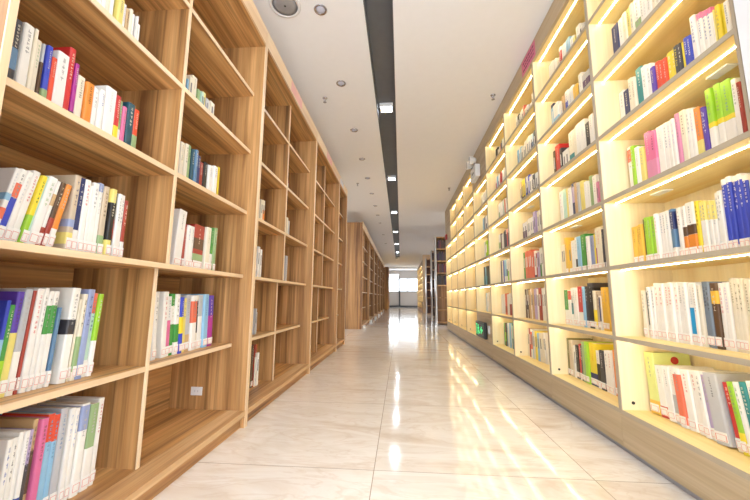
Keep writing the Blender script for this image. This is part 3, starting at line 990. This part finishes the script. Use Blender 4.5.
1.1132 0.0173 0.173 0 pink
1.1325 0.0309 0.201 0 deepteal
1.1656 0.0234 0.193 0 vermilion+sage@0-.45
#L 0 4
0.9579 0.0084 0.260 0 white
0.9673 0.0093 0.240 0 white~umber
0.9776 0.0127 0.250 0 white~umber
0.9913 0.0164 0.250 0 cream~umber
1.0087 0.0169 0.250 0 white~umber
1.0358 0.0254 0.162 0 straw
1.0627 0.0133 0.156 0 white~lavender
1.0771 0.0127 0.151 0 tan
1.0913 0.0115 0.160 0 cream
1.1039 0.0083 0.151 0 white
1.1137 0.0054 0.156 0 umber
1.1207 0.0054 0.154 0 white
1.1268 0.0080 0.126 0 white *
#L 0 2
0.7673 0.0127 0.210 10.5 white+coral@.3-.45+skyblue@.55-.65
0.7813 0.0154 0.215 10.5 white+cobalt@.05-.6+coral@.6-.8
0.7984 0.0151 0.213 10.5 white~silver
0.8171 0.0194 0.224 10.5 white~red
0.8381 0.0125 0.216 10.5 lime+yellow@.42-1
0.8517 0.0054 0.217 10.5 mint
0.8578 0.0244 0.221 10.5 white~sage
0.8836 0.0097 0.215 10.5 white+brick@0-.3+tan@.62-.8
0.8945 0.0127 0.214 10.5 umber+brick@0-.45
0.9090 0.0166 0.214 10.5 white+orange@.3-1
0.9631 0.0202 0.249 1.9 beige+straw@.1-.25+periwinkle@.32-.42~navy
0.9855 0.0190 0.247 1.38 white+navy@.3-1
1.0061 0.0191 0.249 1 white~red
1.0265 0.0111 0.235 1 white~red
1.0390 0.0222 0.249 1 white
1.0625 0.0192 0.255 1 white+periwinkle@.88-1~silver
1.0850 0.0228 0.252 1 beige+sage@0-.3~umber
1.1093 0.0196 0.249 1 straw+black@.25-.8
1.1312 0.0057 0.239 1 black+brick@.3-.6
1.1392 0.0176 0.240 1 white~grey
1.1582 0.0181 0.244 1 white~grey
1.1779 0.0150 0.228 1 brick+white@0-.3
#L 0 1
0.8535 0.0099 0.260 3 cobalt+skyblue@0-.6
0.8651 0.0129 0.250 3 green+lime@0-.4
0.8802 0.0183 0.286 3 violet+straw@0-.6~umber
0.9007 0.0189 0.297 3 white+silver@.4-1~grey
0.9212 0.0079 0.293 3 brick
0.9310 0.0186 0.297 3 white~red
0.9516 0.0123 0.297 3 white~grey
0.9658 0.0141 0.289 3 white+green@.55-.85~charcoal
0.9816 0.0166 0.289 3 white+green@.55-.85~charcoal
1.0002 0.0109 0.238 3 steel+white@0-.2
1.0343 0.0282 0.299 3 white+charcoal@.5-.66~grey
1.0683 0.0081 0.266 3 cream~umber
1.0777 0.0144 0.282 3 cream+sage@.1-.5~charcoal
1.0941 0.0235 0.296 3 periwinkle~navy
1.1211 0.0194 0.286 3 mint+white@0-.2+coral@.75-1~navy
1.1418 0.0170 0.286 3 white+lime@.42-1
#L 0 0
0.9089 0.0139 0.261 2 white~blue
0.9246 0.0133 0.260 2 white
0.9396 0.0119 0.269 2 white~grey
0.9526 0.0127 0.267 2 white+blue@0-.35
0.9668 0.0126 0.267 2 lavender+charcoal@0-.65~charcoal
0.9813 0.0128 0.290 2 tan+umber@.3-.7
0.9960 0.0215 0.286 2 pink~umber
1.0206 0.0210 0.291 2 skyblue+vermilion@.72-1~steel
1.0436 0.0178 0.285 2 skyblue+vermilion@.72-1~steel
1.0635 0.0235 0.296 2 silver~steel
1.0916 0.0163 0.288 2 white~periwinkle
1.1098 0.0169 0.284 2 white~periwinkle
1.1303 0.0299 0.292 2 white+periwinkle@.7-.98~grey
1.1647 0.0326 0.281 2 white+sage@.48-1
1.2013 0.0215 0.290 2 white~red
#L 1 4
1.4552 0.0112 0.120 0 skyblue *
1.4679 0.0261 0.143 0 cream+coral@.02-.3 *
1.4954 0.0389 0.168 0 cream
1.5374 0.0195 0.120 0 sage *
1.5584 0.0208 0.120 0 mint *
1.5816 0.0242 0.136 0 straw *
1.6158 0.0242 0.120 0 silver *
1.6425 0.0390 0.120 0 cream *
#L 1 3
1.4551 0.0238 0.196 0 cream
1.4818 0.0223 0.197 0 cream
1.5070 0.0230 0.204 0 sage
1.5331 0.0213 0.195 0 deepteal
1.5575 0.0220 0.200 0 steel
1.5826 0.0253 0.183 0 navy
1.6111 0.0316 0.163 0 brick
1.6487 0.0330 0.175 0 black
1.6880 0.0374 0.173 0 white~grey
1.7320 0.0362 0.187 0 white
1.7719 0.0152 0.195 0 yellow *
#L 1 2
1.4738 0.0550 0.276 4.58 white~charcoal
1.5405 0.0198 0.218 1.5 brick
1.5632 0.0275 0.213 1.5 white~blue
1.5937 0.0261 0.217 1.5 white~grey
1.6254 0.0854 0.232 1.5 brick+sage@.2-.35+umber@.45-.7+white@0-.15
1.7168 0.0416 0.237 1.5 cream~sage
1.7649 0.0289 0.242 1.5 green+white@0-.4
1.8003 0.0269 0.249 1.5 sage
#L 1 1
1.4175 0.0227 0.290 -2 cream
1.4426 0.0265 0.296 -2 white
1.4991 0.0313 0.297 -2 white~red
1.5330 0.0279 0.276 -2 white+pink@.1-.6
1.5636 0.0262 0.290 -2 green+white@.5-.8
1.5911 0.0301 0.289 -2 white+green@.2-.5~charcoal
1.6232 0.0251 0.272 -2 cobalt+yellow@.35-.65
1.6512 0.0244 0.268 -2 straw~steel
1.6771 0.0375 0.283 -2 silver+tan@0-.3
1.7177 0.0411 0.279 -2 white+coral@.5-.9~charcoal
1.7621 0.0180 0.283 -2 cream+black@.3-.9
1.7824 0.0387 0.283 -2 white+silver@.6-1~sage
1.8235 0.0425 0.287 -2 skyblue~steel
1.8695 0.0457 0.279 -2 magenta+violet@.6-1
#L 2 3
2.3681 0.0357 0.182 0 cream *
2.4081 0.0369 0.189 0 cream+orange@.2-.6 *
#L 2 2
2.4051 0.0348 0.234 0 white *
2.4441 0.0322 0.217 0 white~grey *
#L 3 3
2.9442 0.0377 0.180 0 cream~umber *
2.9880 0.0445 0.162 0 silver *
#L 3 2
3.0178 0.0433 0.239 0 silver *
#L 2 1
2.4864 0.0237 0.187 0 silver *
2.5142 0.0242 0.160 0 white *
#L 2 0
2.4909 0.0346 0.300 0 umber
2.5296 0.0270 0.300 0 brick+white@0-.7 *
2.5607 0.0349 0.236 0 white *
"""
# ------------------------------------------------------------------ books
# a book's local frame: x = 0 is the spine face and +x goes into the shelf, +y is thickness, z is up
def cover_outline(t, d, c=.0016):
    r = min(t*.28, .006)
    o = [(d, 0)]
    for i in range(4):
        a = math.pi/2*i/3; o.append((r-r*math.sin(a), r-r*math.cos(a)))
    for i in range(4):
        a = math.pi/2*i/3; o.append((r-r*math.cos(a), t-r+r*math.sin(a)))
    o.append((d, t))
    return o
def cover_mesh(t, h, d):
    c = min(.0018, t*.18)
    o = cover_outline(t, d)
    inner = []
    for (x, y) in o:
        inner.append((max(x, c) if x < d else x, min(max(y, c), t-c)))
    m = MB(); n = len(o)
    m.v = [(x, y, 0) for x, y in o]+[(x, y, h) for x, y in o]+[(x, y, 0) for x, y in inner]+[(x, y, h) for x, y in inner]
    for i in range(n-1):
        m.f += [(i, i+1, n+i+1, n+i), (2*n+i+1, 2*n+i, 3*n+i, 3*n+i+1), (n+i, n+i+1, 3*n+i+1, 3*n+i), (i+1, i, 2*n+i, 2*n+i+1)]
    m.f += [(0, n, 3*n, 2*n), (n-1, 3*n-1, 4*n-1, 2*n-1)]
    m.mi = [0]*len(m.f); m.col = [None]*len(m.f)
    return m
def band_mesh(t, z0, z1, d):
    m = MB(); e = .0004
    o = [(x-e if x < d*.5 else x, (y-e if y < t/2 else y+e)) for x, y in cover_outline(t, d)]
    n = len(o); m.v = [(x, y, z0) for x, y in o]+[(x, y, z1) for x, y in o]
    m.f = [(i, i+1, n+i+1, n+i) for i in range(n-1)]
    m.mi = [0]*len(m.f); m.col = [None]*len(m.f)
    return m
# lettering: columns of small brush-stroke characters, in a unit box (y width 1, z height 1)
def glyph_column(n, seed):
    r = random.Random(seed); m = MB()
    for i in range(n):
        z = 1-(i+.5)/n; s = .40/n; yy = .5
        k = r.randint(3, 5)
        for q in range(k):
            if q % 2 == 0:
                zz = z+r.uniform(-.8, .8)*s; w = r.uniform(.25, .46)
                m.box(-.5, 0, yy-w, yy+w, zz-s*.13, zz+s*.13)
            else:
                y = yy+r.uniform(-.3, .3); w = .07
                m.box(-.5, 0, y-w, y+w, z-s*r.uniform(.5, .95), z+s*r.uniform(.4, .95))
    return m.mesh('spine_title', M['ink'])
GLY = [glyph_column(n, n*7+s) for n in (4, 5, 6, 7, 8, 9) for s in (0, 1)]
# call number label: white slip with a red outline, unit box
cn = MB().box(-.8, 0, 0, 1, 0, 1, 0)
for a in ((.06, .94, .70, .74), (.06, .94, .06, .10)): cn.box(-1, -.8, *a, 1)
cn.box(-1, -.8, .06, .12, .06, .74, 1).box(-1, -.8, .88, .94, .06, .74, 1)
for a in ((.3, .7, .52, .58), (.25, .75, .38, .44), (.3, .66, .22, .28)): cn.box(-1, -.8, *a, 0)
CALL = cn.mesh('call_number_label', [M['paper'], M['redline']])

def parse(spec):
    spec, _, ink = spec.partition('~')
    parts = spec.split('+'); bands = []
    for p in parts[1:]:
        c, r = p.split('@'); a, b = r.split('-'); bands.append((c, float(a or 0), float(b)))
    return parts[0], bands, ink
def lum(c): c = PAL[c]; return .3*c[0]+.59*c[1]+.11*c[2]
def jitter(c):
    k = random.uniform(.94, 1.0); c = lin(PAL[c]); return (c[0]*k, c[1]*k, c[2]*k*random.uniform(.97, 1), 1)
cells = {}; key = None; lean = 0
for ln in BOOKS.strip().split('\n'):
    if ln[0] == '#':
        a = ln[1:].split(); key = (a[0], int(a[1]), int(a[2])); cells.setdefault(key, [])
    else:
        a = ln.split(); cells[key].append((float(a[0]), float(a[1]), float(a[2]), a[4], float(a[3]), len(a) > 5))
SHELF = ['bottom', 'second', 'third', 'fourth', 'fifth', 'sixth', 'seventh']
WHERE = {('R', 0): 'nearest lit bay', ('R', 1): 'second lit bay', ('L', 0): 'nearest oak bay', ('L', 1): 'second oak bay', ('L', 2): 'third oak bay', ('L', 3): 'fourth oak bay'}
rest = MB()
for key, L in cells.items():
    side, bay, row = key
    z = (ZR[row]+TR if side == 'R' else ZL[row]+TL)+.0003
    for i, (y, t, h, spec, lean, massed) in enumerate(L):
        xs = 1.222 if side == 'R' else (-1.03 if row >= 3 else -1.04 if row == 2 else -1.08)
        xs += random.uniform(-.006, .006)*(1 if side == 'R' else 1)
        h2 = h*random.uniform(.99, 1.01); d = min(.172, .12+h*.22)
        base, bands, ink = parse(spec)
        A = math.radians(lean)
        # pivot: the corner the book stands on when it leans toward +y is its far bottom edge
        if side == 'R':
            mat = Matrix.Translation((xs, y, z))
            if A > 0: mat = Matrix.Translation((xs, y+t, z)) @ Matrix.Rotation(-A, 4, 'X') @ Matrix.Translation((0, -t, 0))
        else:
            # mirrored: turned half round so the spine faces the aisle
            if A > 0: mat = Matrix.Translation((xs, y+t, z)) @ Matrix.Rotation(-A, 4, 'X') @ Matrix.Rotation(math.pi, 4, 'Z')
            elif A < 0: mat = Matrix.Translation((xs, y, z)) @ Matrix.Rotation(-A, 4, 'X') @ Matrix.Rotation(math.pi, 4, 'Z') @ Matrix.Translation((0, -t, 0))
            else: mat = Matrix.Translation((xs, y+t, z)) @ Matrix.Rotation(math.pi, 4, 'Z')
        if massed:
            c = jitter(base); c2 = lin((238,230,214))
            rest.box(0, d, 0, .0015, 0, h2, 0, mat, c); rest.box(0, d, t-.0015, t, 0, h2, 0, mat, c)
            rest.box(-.0005, .0015, 0, t, 0, h2, 0, mat, c); rest.box(.0015, d-.004, .0015, t-.0015, .002, h2-.003, 0, mat, c2)
            for (bc, a, b) in bands: rest.box(-.0012, -.0004, 0.0003, t-.0003, a*h2+.0005, b*h2, 0, mat, jitter(bc))
            if t > .02 and bay <= 2: rest.box(-.0018, -.0010, t*.35, t*.65, h2*.45, h2*.8, 0, mat, lin((120,116,120) if lum(base) > 150 else (230,228,226)))
            continue
        bk = cover_mesh(t, h2, d).obj('book', M['cover']); bk.matrix_world = mat
        bk.color = jitter(base)
        MB().box(.002, d-.004, min(.0018, t*.18), t-min(.0018, t*.18), .0025, h2-.003).obj('pages', M['pages'], bk)
        for (bc, a, b) in bands:
            o = band_mesh(t, a*h2+.0004, b*h2-.0004, d*.93).obj('cover_band', M['cover'], bk); o.color = jitter(bc)
            if abs(lum(bc)-lum(base)) > 60 and False: pass
        if not ink:
            ink = random.choice(['grey', 'slate', 'silver', 'steel', 'grey', 'charcoal']) if lum(base) > 140 else 'cream'
        if t > .012:
            n = random.randint(0, len(GLY)-1)
            g = bpy.data.objects.new('spine_title', GLY[n]); C.objects.link(g); g.parent = bk
            w = min(t*.38, .010); hh = h2*random.uniform(.28, .42)
            g.scale = (.0008, w, hh); g.location = (-.0004, (t-w)/2, h2*.94-hh); ic = lin(PAL[ink]); g.color = tuple(ic[q]*.7+bk.color[q]*.3 for q in range(4))
        if (side == 'R' and row <= 2) or (side == 'L' and row in (0, 1, 2)):
            g = bpy.data.objects.new('call_number_label', CALL); C.objects.link(g); g.parent = bk
            g.scale = (.0012, t*.92, .034); g.location = (-.0006, t*.04, .012)
        if base == 'palelime':
            MB().lathe([(.018, 0), (.018, .0008)], (.10, 0, h2-.035), 24, axis='y').obj('cover_badge', M['red_plastic'], bk).location = (0, -.0011, 0)
        colour = WORD.get(base, base)
        two = [WORD.get(b[0], b[0]) for b in bands if b[0] != base]
        desc = colour+(' and '+two[0] if two and len((colour+' '+two[0]).split()) < 4 else '')
        tag(bk, '%s book, %s from left on %s shelf of %s' % (desc, ORD[i], SHELF[row], WHERE[(side, bay)]), 'book',
            'books on the %s shelf of the %s' % (SHELF[row], WHERE[(side, bay)]))
# sparse books glimpsed in the farther lit bays
rr = random.Random(5)
for bay in range(5, 8):
    for row in range(0, 7):
        if bay == 4 and row in (0, 6): continue
        n = rr.randint(0, 5); y = YR0+bay*BAYR+pt+.01
        for _ in range(n):
            t = rr.uniform(.02, .045); h = rr.uniform(.19, .27); c = lin(PAL[rr.choice(['white', 'cream', 'silver', 'navy', 'coral', 'skyblue', 'straw', 'charcoal'])])
            rest.box(1.225, 1.38, y, y+t, ZR[row]+TR, ZR[row]+TR+h, 0, None, c); y += t+.001
# rows on the cross-standing case
for i in range(3, 7):
    zz = .06+i*(2.42)/7+.0125; x = 1.06
    while x < 2.3:
        t = rr.uniform(.02, .045); h = rr.uniform(.2, .28)
        rest.box(x, x+t, 9.80, 9.97, zz, zz+h, 0, None, tuple(v*.4 for v in lin(PAL[rr.choice(['brick', 'umber', 'plum', 'umber', 'charcoal'])])[:3])+(1,)); x += t+.001
m, nt, b = newmat('massed book colours')
at = nt.nodes.new('ShaderNodeVertexColor'); at.layer_name = 'Col'; nt.links.new(at.outputs['Color'], b.inputs['Base Color']); b.inputs['Roughness'].default_value = .45
ro = rest.obj('distant_books', m); tag(ro, 'mass of small books on the upper and farther lit shelves on the right', 'books', kind='stuff')

# ------------------------------------------------------------------ light
def area(name, loc, rot, sx, sy, power, col=(1, .96, .9), spread=180):
    l = bpy.data.lights.new(name, 'AREA'); l.shape = 'RECTANGLE'; l.size = sx; l.size_y = sy; l.energy = power; l.color = col; l.spread = math.radians(spread)
    o = bpy.data.objects.new(name, l); C.objects.link(o); o.location = loc; o.rotation_euler = rot; return o
for y in (-1.0, 1.35, 3.66, 6.0, 8.5, 11.1, 13.7, 16.3, 20):
    area('recess_lamp', (-.157, y, CEIL+.045), (0, 0, 0), .12, .12, LAMP, (.88, .94, 1))
for y in (-1.5, 9, 14, 19, 24): area('hall_fill', (2.6, y, CEIL-.02), (0, 0, 0), .6, .6, 70, (.9, .95, 1))  # unseen fill lights, added to brighten the right of the hall
for y in (-1.5, 7, 14): area('side_hall_fill', (-2.6, y, CEIL-.02), (0, 0, 0), .6, .6, 40, (.9, .95, 1))  # more added fill without fittings, lifts the ceiling on the left
area('window_daylight', (.38, 26.9, 1.7), (math.radians(-90), 0, 0), 2.6, 1.1, 50, (.92, .96, 1))
area('rear_fill_uplight', (0, -3.2, .5), (math.radians(125), 0, 0), 2.4, 1.0, 90, (.9, .95, 1))  # added fill behind the camera, aimed up and forward to brighten the ceiling
w = bpy.data.worlds.new('daylight'); bpy.context.scene.world = w; w.use_nodes = True
bg = w.node_tree.nodes['Background']; bg.inputs['Color'].default_value = (.88, .94, 1, 1); bg.inputs['Strength'].default_value = WORLD

# ------------------------------------------------------------------ camera
cam = bpy.data.cameras.new('camera'); cam.sensor_width = 36; cam.lens = 339.628/750*36; cam.clip_end = 200; cam.clip_start = .02
co = bpy.data.objects.new('camera', cam); C.objects.link(co)
pi_, ya, ro_ = .138, .0759, .0072
fwd = Vector((-math.sin(ya)*math.cos(pi_), math.cos(ya)*math.cos(pi_), math.sin(pi_)))
r0 = Vector((math.cos(ya), math.sin(ya), 0)); u0 = r0.cross(fwd)
rv = math.cos(ro_)*r0+math.sin(ro_)*u0; uv = -math.sin(ro_)*r0+math.cos(ro_)*u0
mw = Matrix((rv, uv, -fwd)).transposed().to_4x4(); mw.translation = (0, 0, .754)
co.matrix_world = mw
sc = bpy.context.scene; sc.camera = co
sc.view_settings.view_transform = 'Standard'; sc.view_settings.look = 'None'; sc.view_settings.exposure = EXPO; sc.view_settings.gamma = GAM
sc.cycles.use_denoising = True; sc.cycles.max_bounces = 8; sc.cycles.diffuse_bounces = 5; sc.cycles.sample_clamp_indirect = 12
sc.cycles.use_adaptive_sampling = False
